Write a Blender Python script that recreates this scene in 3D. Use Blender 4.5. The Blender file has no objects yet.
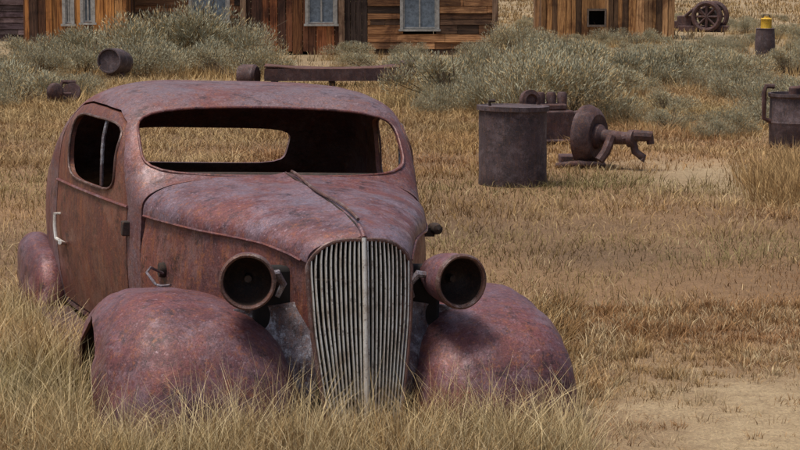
import bpy, bmesh, math, random
import numpy as np
from mathutils import Matrix, Vector, Euler, noise as mnoise
random.seed(7); rs = np.random.RandomState(11)
SC = bpy.context.scene; COL = SC.collection
SC.view_settings.view_transform = 'Standard'; SC.view_settings.look = 'None'; SC.view_settings.exposure = 0
PI = math.pi

# ------------------------------------------------------------------ helpers
def crv(pts):
    xs = [p[0] for p in pts]; ys = [p[1] for p in pts]; n = len(xs)
    d = [(ys[i+1]-ys[i])/(xs[i+1]-xs[i]) for i in range(n-1)]
    m = [d[0]] + [0 if d[i-1]*d[i] <= 0 else 2*d[i-1]*d[i]/(d[i-1]+d[i]) for i in range(1, n-1)] + [d[-1]]
    def f(x):
        if x <= xs[0]: return ys[0]
        if x >= xs[-1]: return ys[-1]
        i = 0
        while x > xs[i+1]: i += 1
        h = xs[i+1]-xs[i]; t = (x-xs[i])/h
        return (ys[i]*(2*t**3-3*t*t+1) + m[i]*h*(t**3-2*t*t+t) + ys[i+1]*(-2*t**3+3*t*t) + m[i+1]*h*(t**3-t*t))
    return f

class MB:
    def __init__(s): s.v = []; s.f = []; s.c = []
    def add(s, vs, fs, col=(1, 1, 1), M=None):
        b = len(s.v)
        for p in vs:
            p = Vector(p)
            if M is not None: p = M @ p
            s.v.append(p[:]); s.c.append((col[0], col[1], col[2], 1))
        for f in fs: s.f.append([b+i for i in f])
    def box(s, p0, p1, col=(1, 1, 1), M=None):
        x0, y0, z0 = p0; x1, y1, z1 = p1
        s.add([(x0,y0,z0),(x1,y0,z0),(x1,y1,z0),(x0,y1,z0),(x0,y0,z1),(x1,y0,z1),(x1,y1,z1),(x0,y1,z1)],
              [(0,3,2,1),(4,5,6,7),(0,1,5,4),(1,2,6,5),(2,3,7,6),(3,0,4,7)], col, M)
    def tube(s, pts, r, n=8, col=(1, 1, 1), M=None, closed=False):
        pts = [Vector(p) for p in pts]; k = len(pts); vs = []; fs = []
        up = None
        for i, p in enumerate(pts):
            if closed: d = pts[(i+1) % k]-pts[i-1]
            else: d = pts[min(i+1, k-1)]-pts[max(i-1, 0)]
            d.normalize()
            if up is None:
                up = Vector((0, 0, 1)) if abs(d.z) < .9 else Vector((1, 0, 0))
            a = d.cross(up)
            if a.length < 1e-5: a = d.cross(Vector((0, 1, 0)))
            a.normalize(); b = a.cross(d).normalized(); up = b
            rr = r[i] if isinstance(r, (list, tuple)) else r
            for j in range(n):
                t = 2*PI*j/n; vs.append(p+a*math.cos(t)*rr+b*math.sin(t)*rr)
        for i in range(k if closed else k-1):
            for j in range(n):
                i2 = (i+1) % k
                fs.append((i*n+j, i2*n+j, i2*n+(j+1) % n, i*n+(j+1) % n))
        if not closed:
            fs.append(tuple(range(n))); fs.append(tuple((k-1)*n+j for j in reversed(range(n))))
        s.add(vs, fs, col, M)
    def lathe(s, prof, n=32, col=(1, 1, 1), M=None, wob=0):
        vs = []; fs = []
        for (r, h) in prof:
            for j in range(n):
                t = 2*PI*j/n; q = 1+wob*mnoise.noise(Vector((math.cos(t)*1.5, math.sin(t)*1.5, h*3)))
                vs.append((r*q*math.cos(t), r*q*math.sin(t), h))
        for i in range(len(prof)-1):
            for j in range(n):
                fs.append((i*n+j, i*n+(j+1) % n, (i+1)*n+(j+1) % n, (i+1)*n+j))
        s.add(vs, fs, col, M)
    def build(s, name, mat, parent=None, smooth=True, ang=35, bevel=0):
        me = bpy.data.meshes.new(name); me.from_pydata(s.v, [], s.f)
        ca = me.color_attributes.new('Col', 'FLOAT_COLOR', 'POINT')
        ca.data.foreach_set('color', np.array(s.c, dtype=np.float32).ravel())
        bm = bmesh.new(); bm.from_mesh(me); bmesh.ops.recalc_face_normals(bm, faces=bm.faces); bm.to_mesh(me); bm.free()
        o = bpy.data.objects.new(name, me); COL.objects.link(o)
        fin(o, mat, parent, smooth, ang)
        if bevel:
            b = o.modifiers.new('b', 'BEVEL'); b.width = bevel; b.segments = 2; b.limit_method = 'ANGLE'
        return o
def fin(o, mat, parent=None, smooth=True, ang=35):
    me = o.data; me.materials.clear(); me.materials.append(mat)
    if smooth:
        me.polygons.foreach_set('use_smooth', [True]*len(me.polygons))
        me.set_sharp_from_angle(angle=math.radians(ang))
    if parent: o.parent = parent
    return o
def tag(o, label=None, cat=None, group=None, kind=None):
    if label: o['label'] = label
    if cat: o['category'] = cat
    if group: o['group'] = group
    if kind: o['kind'] = kind
    return o
def empty(name, loc, rz=0):
    o = bpy.data.objects.new(name, None); o.location = loc; o.rotation_euler = (0, 0, rz); COL.objects.link(o); return o
def bake(o):
    dg = bpy.context.evaluated_depsgraph_get(); dg.update()
    me = bpy.data.meshes.new_from_object(o.evaluated_get(dg)); o.modifiers.clear(); o.data = me
def rawobj(vs, fs, name='t'):
    me = bpy.data.meshes.new(name); me.from_pydata([tuple(v) for v in vs], [], fs)
    bm = bmesh.new(); bm.from_mesh(me); bmesh.ops.recalc_face_normals(bm, faces=bm.faces); bm.to_mesh(me); bm.free()
    o = bpy.data.objects.new(name, me); COL.objects.link(o); return o
def grid(nu, nv, f):
    vs = [f(i/(nu-1), j/(nv-1)) for i in range(nu) for j in range(nv)]
    fs = [(i*nv+j, (i+1)*nv+j, (i+1)*nv+j+1, i*nv+j+1) for i in range(nu-1) for j in range(nv-1)]
    return vs, fs
def sheet(name, nu, nv, f, th, off=-1):
    o = rawobj(*grid(nu, nv, f), name)
    s = o.modifiers.new('s', 'SOLIDIFY'); s.thickness = th; s.offset = off; s.use_even_offset = False
    bake(o); return o
def prism(outline, axis, a, b):
    n = len(outline); vs = []
    for h in (a, b):
        for (p, q) in outline:
            vs.append((h, p, q) if axis == 'x' else (p, h, q) if axis == 'y' else (p, q, h))
    fs = [tuple(range(n)), tuple(reversed(range(n, 2*n)))] + [(j, n+j, n+(j+1) % n, (j+1) % n) for j in range(n)]
    return rawobj(vs, fs, 'cutter')
def boolean(o, cut, op='DIFFERENCE'):
    m = o.modifiers.new('b', 'BOOLEAN'); m.object = cut; m.operation = op; m.solver = 'EXACT'; bake(o)
def kill(o): bpy.data.objects.remove(o, do_unlink=True)
def sel(cx, cz, a, b, n=4.5, k=48):
    out = []
    for i in range(k):
        t = 2*PI*i/k; c, s = math.cos(t), math.sin(t)
        r = 1/((abs(c)**n+abs(s)**n)**(1/n)); out.append((cx+a*r*c, cz+b*r*s))
    return out

# ------------------------------------------------------------------ materials
def mk(name):
    m = bpy.data.materials.new(name); m.use_nodes = True; nt = m.node_tree
    b = nt.nodes['Principled BSDF']
    return m, nt, b
def N(nt, t, **k):
    n = nt.nodes.new(t)
    for a, v in k.items(): setattr(n, a, v)
    return n
def nz(nt, vec, scale, detail=6, rough=.6, dist=0):
    n = N(nt, 'ShaderNodeTexNoise'); n.inputs['Scale'].default_value = scale; n.inputs['Detail'].default_value = detail
    n.inputs['Roughness'].default_value = rough; n.inputs['Distortion'].default_value = dist
    nt.links.new(vec, n.inputs['Vector']); return n.outputs['Fac']
def mp(nt, vec, loc=(0,0,0), sc=(1,1,1), rot=(0,0,0)):
    n = N(nt, 'ShaderNodeMapping'); n.inputs['Location'].default_value = loc; n.inputs['Scale'].default_value = sc; n.inputs['Rotation'].default_value = rot
    nt.links.new(vec, n.inputs['Vector']); return n.outputs['Vector']
def rmp(nt, fac, a, b, va=0, vb=1):
    n = N(nt, 'ShaderNodeMapRange'); n.inputs[1].default_value = a; n.inputs[2].default_value = b
    n.inputs[3].default_value = va; n.inputs[4].default_value = vb; nt.links.new(fac, n.inputs[0]); return n.outputs[0]
def mix(nt, fac, a, b, mode='MIX'):
    n = N(nt, 'ShaderNodeMix', data_type='RGBA', blend_type=mode)
    if isinstance(fac, (int, float)): n.inputs[0].default_value = fac
    else: nt.links.new(fac, n.inputs[0])
    for i, x in ((6, a), (7, b)):
        if isinstance(x, tuple): n.inputs[i].default_value = (x[0], x[1], x[2], 1)
        else: nt.links.new(x, n.inputs[i])
    return n.outputs[2]
def math_(nt, op, a, b):
    n = N(nt, 'ShaderNodeMath', operation=op)
    for i, x in ((0, a), (1, b)):
        if isinstance(x, (int, float)): n.inputs[i].default_value = x
        else: nt.links.new(x, n.inputs[i])
    return n.outputs[0]
def bump(nt, b, h, st, dist=.01):
    n = N(nt, 'ShaderNodeBump'); n.inputs['Strength'].default_value = st; n.inputs['Distance'].default_value = dist
    nt.links.new(h, n.inputs['Height']); nt.links.new(n.outputs[0], b.inputs['Normal'])
def rust(name, base, alt, dark, pale, pa=.35, orange=(.20,.075,.03), oa=.5, rough=(.36,.66), sc=1, seed=0, metal=.12, blu=None):
    m, nt, b = mk(name)
    tc = N(nt, 'ShaderNodeTexCoord').outputs['Object']; tc = mp(nt, tc, (seed, seed*.7, seed*.3))
    n1 = nz(nt, tc, 2.6*sc, 6, .74, .2); n2 = nz(nt, mp(nt, tc, (5,2,1)), 8*sc, 6, .80, .2)
    n3 = nz(nt, mp(nt, tc, (1,9,4)), 5*sc, 6, .80, .2); n4 = nz(nt, tc, 120*sc, 3, .75)
    n5 = nz(nt, mp(nt, tc, (3,3,3), (18,18,1.6)), 1.5*sc, 5, .78, .2); n6 = nz(nt, tc, 36*sc, 4, .8, .2)
    c = mix(nt, rmp(nt, n1, .42, .58), base, alt)
    c = mix(nt, rmp(nt, n5, .53, .63, 0, oa), c, orange)
    c = mix(nt, rmp(nt, n3, .50, .62, 0, pa), c, pale)
    if blu:
        n8 = nz(nt, mp(nt, tc, (7,1,2)), 1.3*sc, 6, .78, .3); c = mix(nt, rmp(nt, n8, .45, .60, 0, .75), c, blu)
    c = mix(nt, rmp(nt, n2, .54, .64, 0, .8), c, dark)
    c = mix(nt, rmp(nt, n5, .44, .35, 0, .5), c, dark)
    c = mix(nt, rmp(nt, n6, .55, .63, 0, .6), c, orange)
    c = mix(nt, rmp(nt, n6, .39, .33, 0, .65), c, pale)
    g = rmp(nt, n4, .3, .7, .55, 1.45)
    cb = N(nt, 'ShaderNodeCombineColor'); [nt.links.new(g, cb.inputs[i]) for i in range(3)]
    c = mix(nt, 1.0, c, cb.outputs[0], 'MULTIPLY')
    nt.links.new(c, b.inputs['Base Color'])
    nt.links.new(rmp(nt, n3, .38, .62, rough[1], rough[0]), b.inputs['Roughness'])
    b.inputs['Metallic'].default_value = metal
    h = math_(nt, 'ADD', math_(nt, 'MULTIPLY', n4, .25), math_(nt, 'ADD', math_(nt, 'MULTIPLY', n6, .5), math_(nt, 'MULTIPLY', n2, .8)))
    bump(nt, b, h, .4, .009)
    return m
BL = (.19,.155,.20)
M_body = rust('rusted_maroon_body', (.175,.056,.050), (.115,.042,.046), (.036,.018,.02), (.29,.19,.20), .45, (.26,.09,.038), .55)
M_hood = rust('rusted_hood', (.160,.056,.056), (.105,.044,.052), (.038,.021,.025), (.34,.25,.29), .5, (.25,.09,.042), .35, seed=2, blu=BL, metal=.2)
M_fend = rust('rusted_purple_fender', (.160,.053,.055), (.100,.040,.047), (.034,.018,.021), (.31,.215,.245), .42, (.25,.09,.042), .4, seed=3, blu=(.145,.092,.118), metal=.2)
M_side = rust('rusted_hood_side', (.165,.056,.046), (.10,.040,.040), (.032,.018,.018), (.26,.165,.165), .4, (.28,.105,.042), .65, seed=15)
M_door = rust('rusted_brown_door', (.165,.054,.038), (.105,.040,.033), (.036,.02,.017), (.23,.135,.125), .35, (.27,.10,.04), .6, seed=6)
M_roof = rust('rusted_roof', (.165,.060,.056), (.12,.048,.051), (.042,.023,.026), (.33,.24,.26), .45, (.25,.09,.042), .35, seed=9, blu=(.18,.135,.155), metal=.2)
M_dark = rust('dark_rust', (.035,.022,.018), (.02,.015,.013), (.01,.008,.008), (.07,.05,.045), .3, (.09,.04,.02), .3, (.7,.9), seed=2)
M_scrap = rust('scrap_rust', (.080,.040,.040), (.050,.029,.034), (.022,.015,.015), (.17,.12,.125), .4, (.17,.07,.03), .4, (.6,.9), 1.6, seed=4)
M_drum = rust('drum_rust', (.080,.055,.062), (.050,.037,.043), (.024,.019,.021), (.19,.15,.165), .5, (.15,.075,.045), .5, (.6,.9), 1.6, seed=5)
M_scrapo = rust('orange_scrap', (.12,.05,.04), (.08,.035,.032), (.03,.018,.014), (.18,.11,.10), .3, (.19,.075,.035), .5, (.6,.9), 1.6, seed=8)
M_trim = rust('worn_trim', (.14,.07,.06), (.09,.05,.048), (.04,.025,.02), (.34,.28,.27), .5, (.2,.09,.05), .5, (.4,.7), 3, seed=1, metal=.3)
M_pale = rust('peeled_grey_panel', (.20,.18,.21), (.08,.06,.07), (.022,.016,.017), (.52,.55,.62), .65, (.17,.075,.045), .6, (.3,.6), 2.0, seed=12, metal=.3)
M_yellow = rust('yellow_paint', (.65,.40,.02), (.55,.31,.02), (.1,.06,.02), (.7,.5,.1), .4, (.25,.12,.03), .4, (.5,.8), 2, seed=5, metal=0)
def chrome():
    m, nt, b = mk('tarnished_silver'); tc = N(nt, 'ShaderNodeTexCoord').outputs['Object']
    a = nz(nt, tc, 7, 5, .75); z = N(nt, 'ShaderNodeSeparateXYZ'); nt.links.new(tc, z.inputs[0])
    c = mix(nt, rmp(nt, a, .46, .62, 0, .75), (.80,.77,.71), (.36,.28,.21))
    low = rmp(nt, z.outputs[2], .34, .06, 0, .6); c = mix(nt, low, c, (.38,.27,.16))
    a2 = nz(nt, tc, 45, 3, .7); c = mix(nt, rmp(nt, a2, .56, .66, 0, .7), c, (.17,.10,.07))
    nt.links.new(c, b.inputs['Base Color']); nt.links.new(rmp(nt, a, .4, .65, .28, .5), b.inputs['Roughness']); b.inputs['Metallic'].default_value = .5
    return m
M_chrome = chrome()
def flat(name, col, rough=.8, metal=0):
    m, nt, b = mk(name); tc = N(nt, 'ShaderNodeTexCoord').outputs['Object']
    n = nz(nt, tc, 12, 6, .7)
    c = mix(nt, rmp(nt, n, .35, .65), tuple(x*.65 for x in col), tuple(x*1.25 for x in col)); nt.links.new(c, b.inputs['Base Color'])
    b.inputs['Roughness'].default_value = rough; b.inputs['Metallic'].default_value = metal; return m
M_black = flat('shade_black', (.012,.010,.010), .95)  # near-black stands in for shade in gaps and openings, colours interior parts too
M_glass = flat('dusty_pane', (.20,.25,.30), .15)
M_wframe = flat('weathered_white_wood', (.42,.41,.38), .8)
M_shake = flat('grey_shakes', (.14,.11,.09), .9)
def wood(name, axis):
    m, nt, b = mk(name); at = N(nt, 'ShaderNodeAttribute', attribute_name='Col').outputs['Color']
    tc = N(nt, 'ShaderNodeTexCoord').outputs['Object']
    s = (1.2, 1.2, 22) if axis == 'x' else (22, 22, 1.2)
    n1 = nz(nt, mp(nt, tc, (0,0,0), s), 1.3, 6, .7, .4); n2 = nz(nt, tc, 1.4, 6, .7, .5); n3 = nz(nt, mp(nt, tc, (4,4,4), s), 3.5, 4, .8)
    c = mix(nt, rmp(nt, n1, .44, .58, 0, .8), at, mix(nt, 1.0, at, (.28,.20,.16), 'MULTIPLY'))
    c = mix(nt, rmp(nt, n2, .50, .62, 0, .75), c, mix(nt, 1.0, c, (.28,.21,.18), 'MULTIPLY'))
    c = mix(nt, rmp(nt, n3, .60, .74, 0, .45), c, (.42,.27,.15))
    nt.links.new(c, b.inputs['Base Color']); b.inputs['Roughness'].default_value = .85
    bump(nt, b, n1, .5, .02); return m
M_woodx = wood('weathered_boards_level', 'x'); M_woodz = wood('weathered_boards_upright', 'z')
def leafy(name):
    m = bpy.data.materials.new(name); m.use_nodes = True; nt = m.node_tree; nt.nodes.clear()
    at = N(nt, 'ShaderNodeAttribute', attribute_name='Col').outputs['Color']
    d = N(nt, 'ShaderNodeBsdfDiffuse'); o = N(nt, 'ShaderNodeOutputMaterial')
    nt.links.new(at, d.inputs[0]); nt.links.new(d.outputs[0], o.inputs[0]); return m
M_grass = leafy('dry_grass'); M_sage = leafy('sage_leaves')

# ------------------------------------------------------------------ world, camera, light
w = bpy.data.worlds.new('World'); SC.world = w; w.use_nodes = True; nt = w.node_tree
sky = nt.nodes.new('ShaderNodeTexSky'); sky.sky_type = 'NISHITA'; sky.sun_disc = False
sdir = Vector((-.32, -.12, 1.0)).normalized()
sky.sun_elevation = math.asin(sdir.z); sky.sun_rotation = math.atan2(sdir.x, sdir.y); sky.dust_density = 5; sky.air_density = 1
bg = nt.nodes['Background']; nt.links.new(sky.outputs[0], bg.inputs[0]); bg.inputs[1].default_value = .105
L = bpy.data.lights.new('sun', 'SUN'); L.energy = 3.3; L.angle = math.radians(18); L.color = (1, .92, .81)
lo = bpy.data.objects.new('sun', L); COL.objects.link(lo); lo.rotation_euler = sdir.to_track_quat('Z', 'Y').to_euler()
cam = bpy.data.cameras.new('camera'); co = bpy.data.objects.new('camera', cam); COL.objects.link(co); SC.camera = co
co.location = (0, 0, 1.75); co.rotation_euler = (math.radians(90-7.04), 0, 0); cam.lens = 90; cam.sensor_width = 36; cam.clip_end = 4000

# ------------------------------------------------------------------ ground
def fn(x, y, s, o=0): return mnoise.noise(Vector((x*s+o, y*s+o*1.7, o*.31)))
def gauss(x, y, cx, cy, rx, ry): return math.exp(-((x-cx)/rx)**2-((y-cy)/ry)**2)
def sandf(x, y):
    s = gauss(x, y, 1.65, 7.8, .76, 1.1)*1.35 + gauss(x, y, 2.75, 17.9, .68, 1.4)*1.15 + gauss(x, y, 4.2, 23, 1.3, 1.0)*.8
    return max(0, min(1, s + .75*fn(x, y, 2.8, 3)*min(1, s*3)))
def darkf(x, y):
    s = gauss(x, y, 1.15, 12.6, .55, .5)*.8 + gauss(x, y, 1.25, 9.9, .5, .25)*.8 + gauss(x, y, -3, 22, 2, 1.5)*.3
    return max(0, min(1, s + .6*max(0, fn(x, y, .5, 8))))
def gz(x, y):
    r = max(0, y-90); h = 26*(1-math.exp(-(r/260)**2))*(1+.35*fn(x, y, .006, 5))
    return h + .02*fn(x, y, .9)*min(1, abs(y)/10)
def gcol(x, y):
    n = fn(x, y, .35, 1)+.5*fn(x, y, 1.3, 2)
    c = np.array((.29, .175, .088))*(1+.35*n)
    far = min(1, max(0, (y-24)/20)); c = c*(1-far)+np.array((.34, .255, .15))*far*(1+.2*n)
    s = sandf(x, y); c = c*(1-s)+np.array((.48, .36, .215))*s
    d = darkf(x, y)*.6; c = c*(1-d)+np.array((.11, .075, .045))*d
    return np.clip(c, .01, 1)
ys = np.concatenate([np.arange(-30, 5, 2.0), np.arange(5, 24, .16), 24 + np.cumsum(np.linspace(.2, 16, 130))])
ts = np.linspace(-1, 1, 121)
vs = []; cs = []
for y in ys:
    W = max(6, abs(y)*.9)+max(0, y-60)*1.2 + (20 if y < 5 else 0)
    for t in ts:
        x = W*(.45*t+.55*t**3); vs.append((x, y, gz(x, y))); cs.append((*gcol(x, y), 1))
nx = len(ts); fs = [(i*nx+j, i*nx+j+1, (i+1)*nx+j+1, (i+1)*nx+j) for i in range(len(ys)-1) for j in range(nx-1)]
me = bpy.data.meshes.new('ground'); me.from_pydata(vs, [], fs); ca = me.color_attributes.new('Col', 'FLOAT_COLOR', 'POINT')
ca.data.foreach_set('color', np.array(cs, dtype=np.float32).ravel())
m, nt, b = mk('dry_earth'); at = N(nt, 'ShaderNodeAttribute', attribute_name='Col').outputs['Color']
tc = N(nt, 'ShaderNodeTexCoord').outputs['Object']
a1 = nz(nt, tc, 9, 7, .75, .3); a2 = nz(nt, tc, 70, 4, .75)
c = mix(nt, rmp(nt, a1, .42, .60, 0, .55), at, mix(nt, 1.0, at, (.55,.5,.45), 'MULTIPLY'))
c = mix(nt, rmp(nt, a2, .5, .66, 0, .65), c, mix(nt, 1.0, at, (1.5,1.5,1.45), 'MULTIPLY'))
c = mix(nt, rmp(nt, a2, .42, .34, 0, .65), c, mix(nt, 1.0, at, (.42,.36,.32), 'MULTIPLY'))
nt.links.new(c, b.inputs['Base Color']); b.inputs['Roughness'].default_value = .95; bump(nt, b, math_(nt, 'ADD', a1, a2), .9, .025)
g = bpy.data.objects.new('ground', me); COL.objects.link(g); me.materials.append(m); tag(g, kind='structure')
me.polygons.foreach_set('use_smooth', [True]*len(me.polygons))

# ------------------------------------------------------------------ blades
def blades(name, P, H, Wd, LD, LA, C0, C1, mat, S=2):
    n = len(P); az = rs.rand(n)*2*PI; wv = np.stack([np.cos(az), np.sin(az), np.zeros(n)], 1)
    nv = 2*S+1; V = np.zeros((n, nv, 3)); CC = np.ones((n, nv, 4))
    for k in range(S+1):
        t = k/S; c = P + LD*(H*LA*t*t)[:, None]; c = c.copy(); c[:, 2] += H*(t-.25*LA*t*t)
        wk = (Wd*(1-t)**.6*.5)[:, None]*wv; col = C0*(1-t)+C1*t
        if k < S:
            V[:, 2*k] = c-wk; V[:, 2*k+1] = c+wk; CC[:, 2*k, :3] = col; CC[:, 2*k+1, :3] = col
        else: V[:, 2*k] = c; CC[:, 2*k, :3] = col
    idx = []; starts = []; pos = 0
    for k in range(S-1): idx += [2*k, 2*k+1, 2*k+3, 2*k+2]; starts.append(pos); pos += 4
    idx += [2*S-2, 2*S-1, 2*S]; starts.append(pos); pos += 3
    I = (np.arange(n)[:, None]*nv+np.array(idx)[None]).ravel(); ST = (np.arange(n)[:, None]*pos+np.array(starts)[None]).ravel()
    me = bpy.data.meshes.new(name); me.vertices.add(n*nv); me.vertices.foreach_set('co', V.ravel())
    me.loops.add(len(I)); me.loops.foreach_set('vertex_index', I.astype(np.int32)); me.polygons.add(len(ST)); me.polygons.foreach_set('loop_start', ST.astype(np.int32))
    me.update(calc_edges=True)
    ca = me.color_attributes.new('Col', 'FLOAT_COLOR', 'POINT'); ca.data.foreach_set('color', CC.astype(np.float32).ravel())
    me.validate(); me.materials.append(mat)
    o = bpy.data.objects.new(name, me); COL.objects.link(o); return o
CA = math.radians(17); CX, CY = -.14, 7.5
def carlocal(x, y):
    dx, dy = x-CX, y-CY; return dx*math.cos(CA)+dy*math.sin(CA), -dx*math.sin(CA)+dy*math.cos(CA)
straw = np.array((.60,.44,.23)); gold = np.array((.47,.29,.13)); olive = np.array((.27,.245,.115)); rusty = np.array((.36,.185,.09)); cream = np.array((.76,.63,.40))
def clumpset(name, ncl, y0, y1, per, hfun, wbase, rad, colfun, dens, label, S=2, xs=.27, xpad=.5, leanmax=.7, cat='grass', box=None, vmin=.45, hv=(.65, 1.35)):
    P=[];H=[];Wd=[];LD=[];LA=[];C0=[];C1=[]
    k = 0; tries = 0
    while k < ncl and tries < ncl*6:
        tries += 1
        y = math.sqrt(random.uniform(y0*y0, y1*y1)); x = random.uniform(-1, 1)*(xs*y+xpad)
        if box: x = random.uniform(*box)
        if random.random() > dens(x, y): continue
        u, v = carlocal(x, y)
        if abs(u) < .80 and .05 < v < 4.3: continue
        if abs(u) < 1.0 and -.02 < v < 1.2: continue
        k += 1; n = max(3, int(per*random.uniform(.5, 1.5))); hh = hfun(x, y)*random.uniform(*hv); r = rad*random.uniform(.5, 1.5)*(y/8)**.5
        c0, c1 = colfun(x, y)
        az = rs.rand(n)*2*PI; rr = np.sqrt(rs.rand(n))*r; d = np.stack([np.cos(az), np.sin(az), np.zeros(n)], 1)
        p = np.zeros((n, 3)); p[:, 0] = x+d[:, 0]*rr; p[:, 1] = y+d[:, 1]*rr; p[:, 2] = gz(x, y)-.01
        j = rs.randn(n, 3)*.5; j[:, 2] = 0; d = d+j; d /= np.linalg.norm(d, axis=1)[:, None]+1e-6
        P.append(p); H.append(hh*rs.uniform(vmin, 1.15, n)); Wd.append(wbase*(y/8)*rs.uniform(.6, 1.4, n)); LD.append(d); LA.append(rs.uniform(.1, leanmax, n))
        br = rs.uniform(.65, 1.3, n)[:, None]; C0.append(c0[None]*br); C1.append(c1[None]*br)
    cc = lambda a: np.concatenate(a)
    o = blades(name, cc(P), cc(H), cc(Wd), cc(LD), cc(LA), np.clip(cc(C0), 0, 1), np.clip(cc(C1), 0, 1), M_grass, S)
    tag(o, label, cat, kind='stuff'); return o
def lerp(a, b, t): t = max(0, min(1, t)); return a*(1-t)+b*t
def ncol(x, y):
    px = 400+2000*x/y; n = fn(x, y, 1.1, 4)+.5*fn(x, y, 4, 6); green = .26+.9*n
    if px > 590: green -= .3
    base = lerp(gold, straw, .50+1.0*fn(x, y, 2.5, 9)); base = lerp(base, rusty, .15+1.1*fn(x, y, 1.7, 17)); base = lerp(base, olive, green*.9)
    if px > 560: base = lerp(base, rusty, .3)
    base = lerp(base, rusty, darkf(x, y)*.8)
    if random.random() < .25: base = lerp(base, cream, .7)
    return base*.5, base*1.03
def nh(x, y):
    px = 400+2000*x/y; u, v = carlocal(x, y); h = .19+.09*fn(x, y, 1.8, 12)
    if abs(u) < .25 and v < .05: h = .21
    if px > 572: h = .075+.03*fn(x, y, 1.5, 2)
    elif v > .3 and u > 1: h = .12
    if px < 110: h += .02
    if u < -.95 and v > .3: h += .03
    return max(.035, h*(1-.6*sandf(x, y)))
def nd(x, y): return (1-.86*sandf(x, y))*(.9 if x > .8 else 1)
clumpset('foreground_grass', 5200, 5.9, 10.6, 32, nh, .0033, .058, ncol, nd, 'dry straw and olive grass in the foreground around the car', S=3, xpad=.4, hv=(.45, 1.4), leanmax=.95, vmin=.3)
def mcol(x, y):
    n = fn(x, y, .45, 4)+.5*fn(x, y, 2, 6); base = lerp(gold, rusty, .52+1.9*n); base = lerp(base, straw, .22+2.0*fn(x, y, .7, 22))
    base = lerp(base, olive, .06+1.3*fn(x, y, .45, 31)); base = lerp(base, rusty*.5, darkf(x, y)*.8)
    base = lerp(base, straw, (y-17)/10*.45)
    if x < -.1*y: base = lerp(base, straw, .3)
    if random.random() < .10: base = lerp(base, cream, .5)
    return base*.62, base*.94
def mh(x, y): return max(.055, .092+.09*fn(x, y, .8, 12)+max(0, .004*(y-14)))
def md(x, y): return (1-.93*sandf(x, y))
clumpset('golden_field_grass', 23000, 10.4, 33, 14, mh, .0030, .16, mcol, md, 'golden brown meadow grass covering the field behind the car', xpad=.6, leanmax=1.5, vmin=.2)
def fcol(x, y):
    base = lerp(straw, gold, .5+.9*fn(x, y, .2, 3)); base = lerp(base, np.array((.34,.31,.22)), .15+.9*fn(x, y, .12, 13))
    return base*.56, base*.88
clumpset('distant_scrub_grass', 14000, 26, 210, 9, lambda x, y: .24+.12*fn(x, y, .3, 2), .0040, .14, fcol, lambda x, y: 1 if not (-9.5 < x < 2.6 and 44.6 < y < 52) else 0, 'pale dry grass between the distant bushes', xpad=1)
def tcol(x, y):
    b_ = lerp(straw, cream, random.random()); return lerp(olive, b_, .45), b_
def tdens(x, y):
    u, v = carlocal(x, y)
    return .4 if abs(u) < .22 else 1
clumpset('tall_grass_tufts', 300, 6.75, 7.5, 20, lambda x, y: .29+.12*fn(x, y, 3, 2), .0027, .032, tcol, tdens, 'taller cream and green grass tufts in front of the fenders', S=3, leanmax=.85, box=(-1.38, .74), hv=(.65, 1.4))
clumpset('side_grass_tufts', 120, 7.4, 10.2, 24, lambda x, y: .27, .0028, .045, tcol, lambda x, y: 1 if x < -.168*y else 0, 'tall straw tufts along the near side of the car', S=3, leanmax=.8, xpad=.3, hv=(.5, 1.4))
clumpset('tall_golden_grass', 230, 15.3, 18.2, 60, lambda x, y: .28, .0034, .13, lambda x, y: (gold*.65, lerp(gold, straw, .6)*.95), lambda x, y: 1 if x > .178*y else .0, 'tall golden grass in front of the tank at the right', leanmax=.7, hv=(.5, 1.3))

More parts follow.
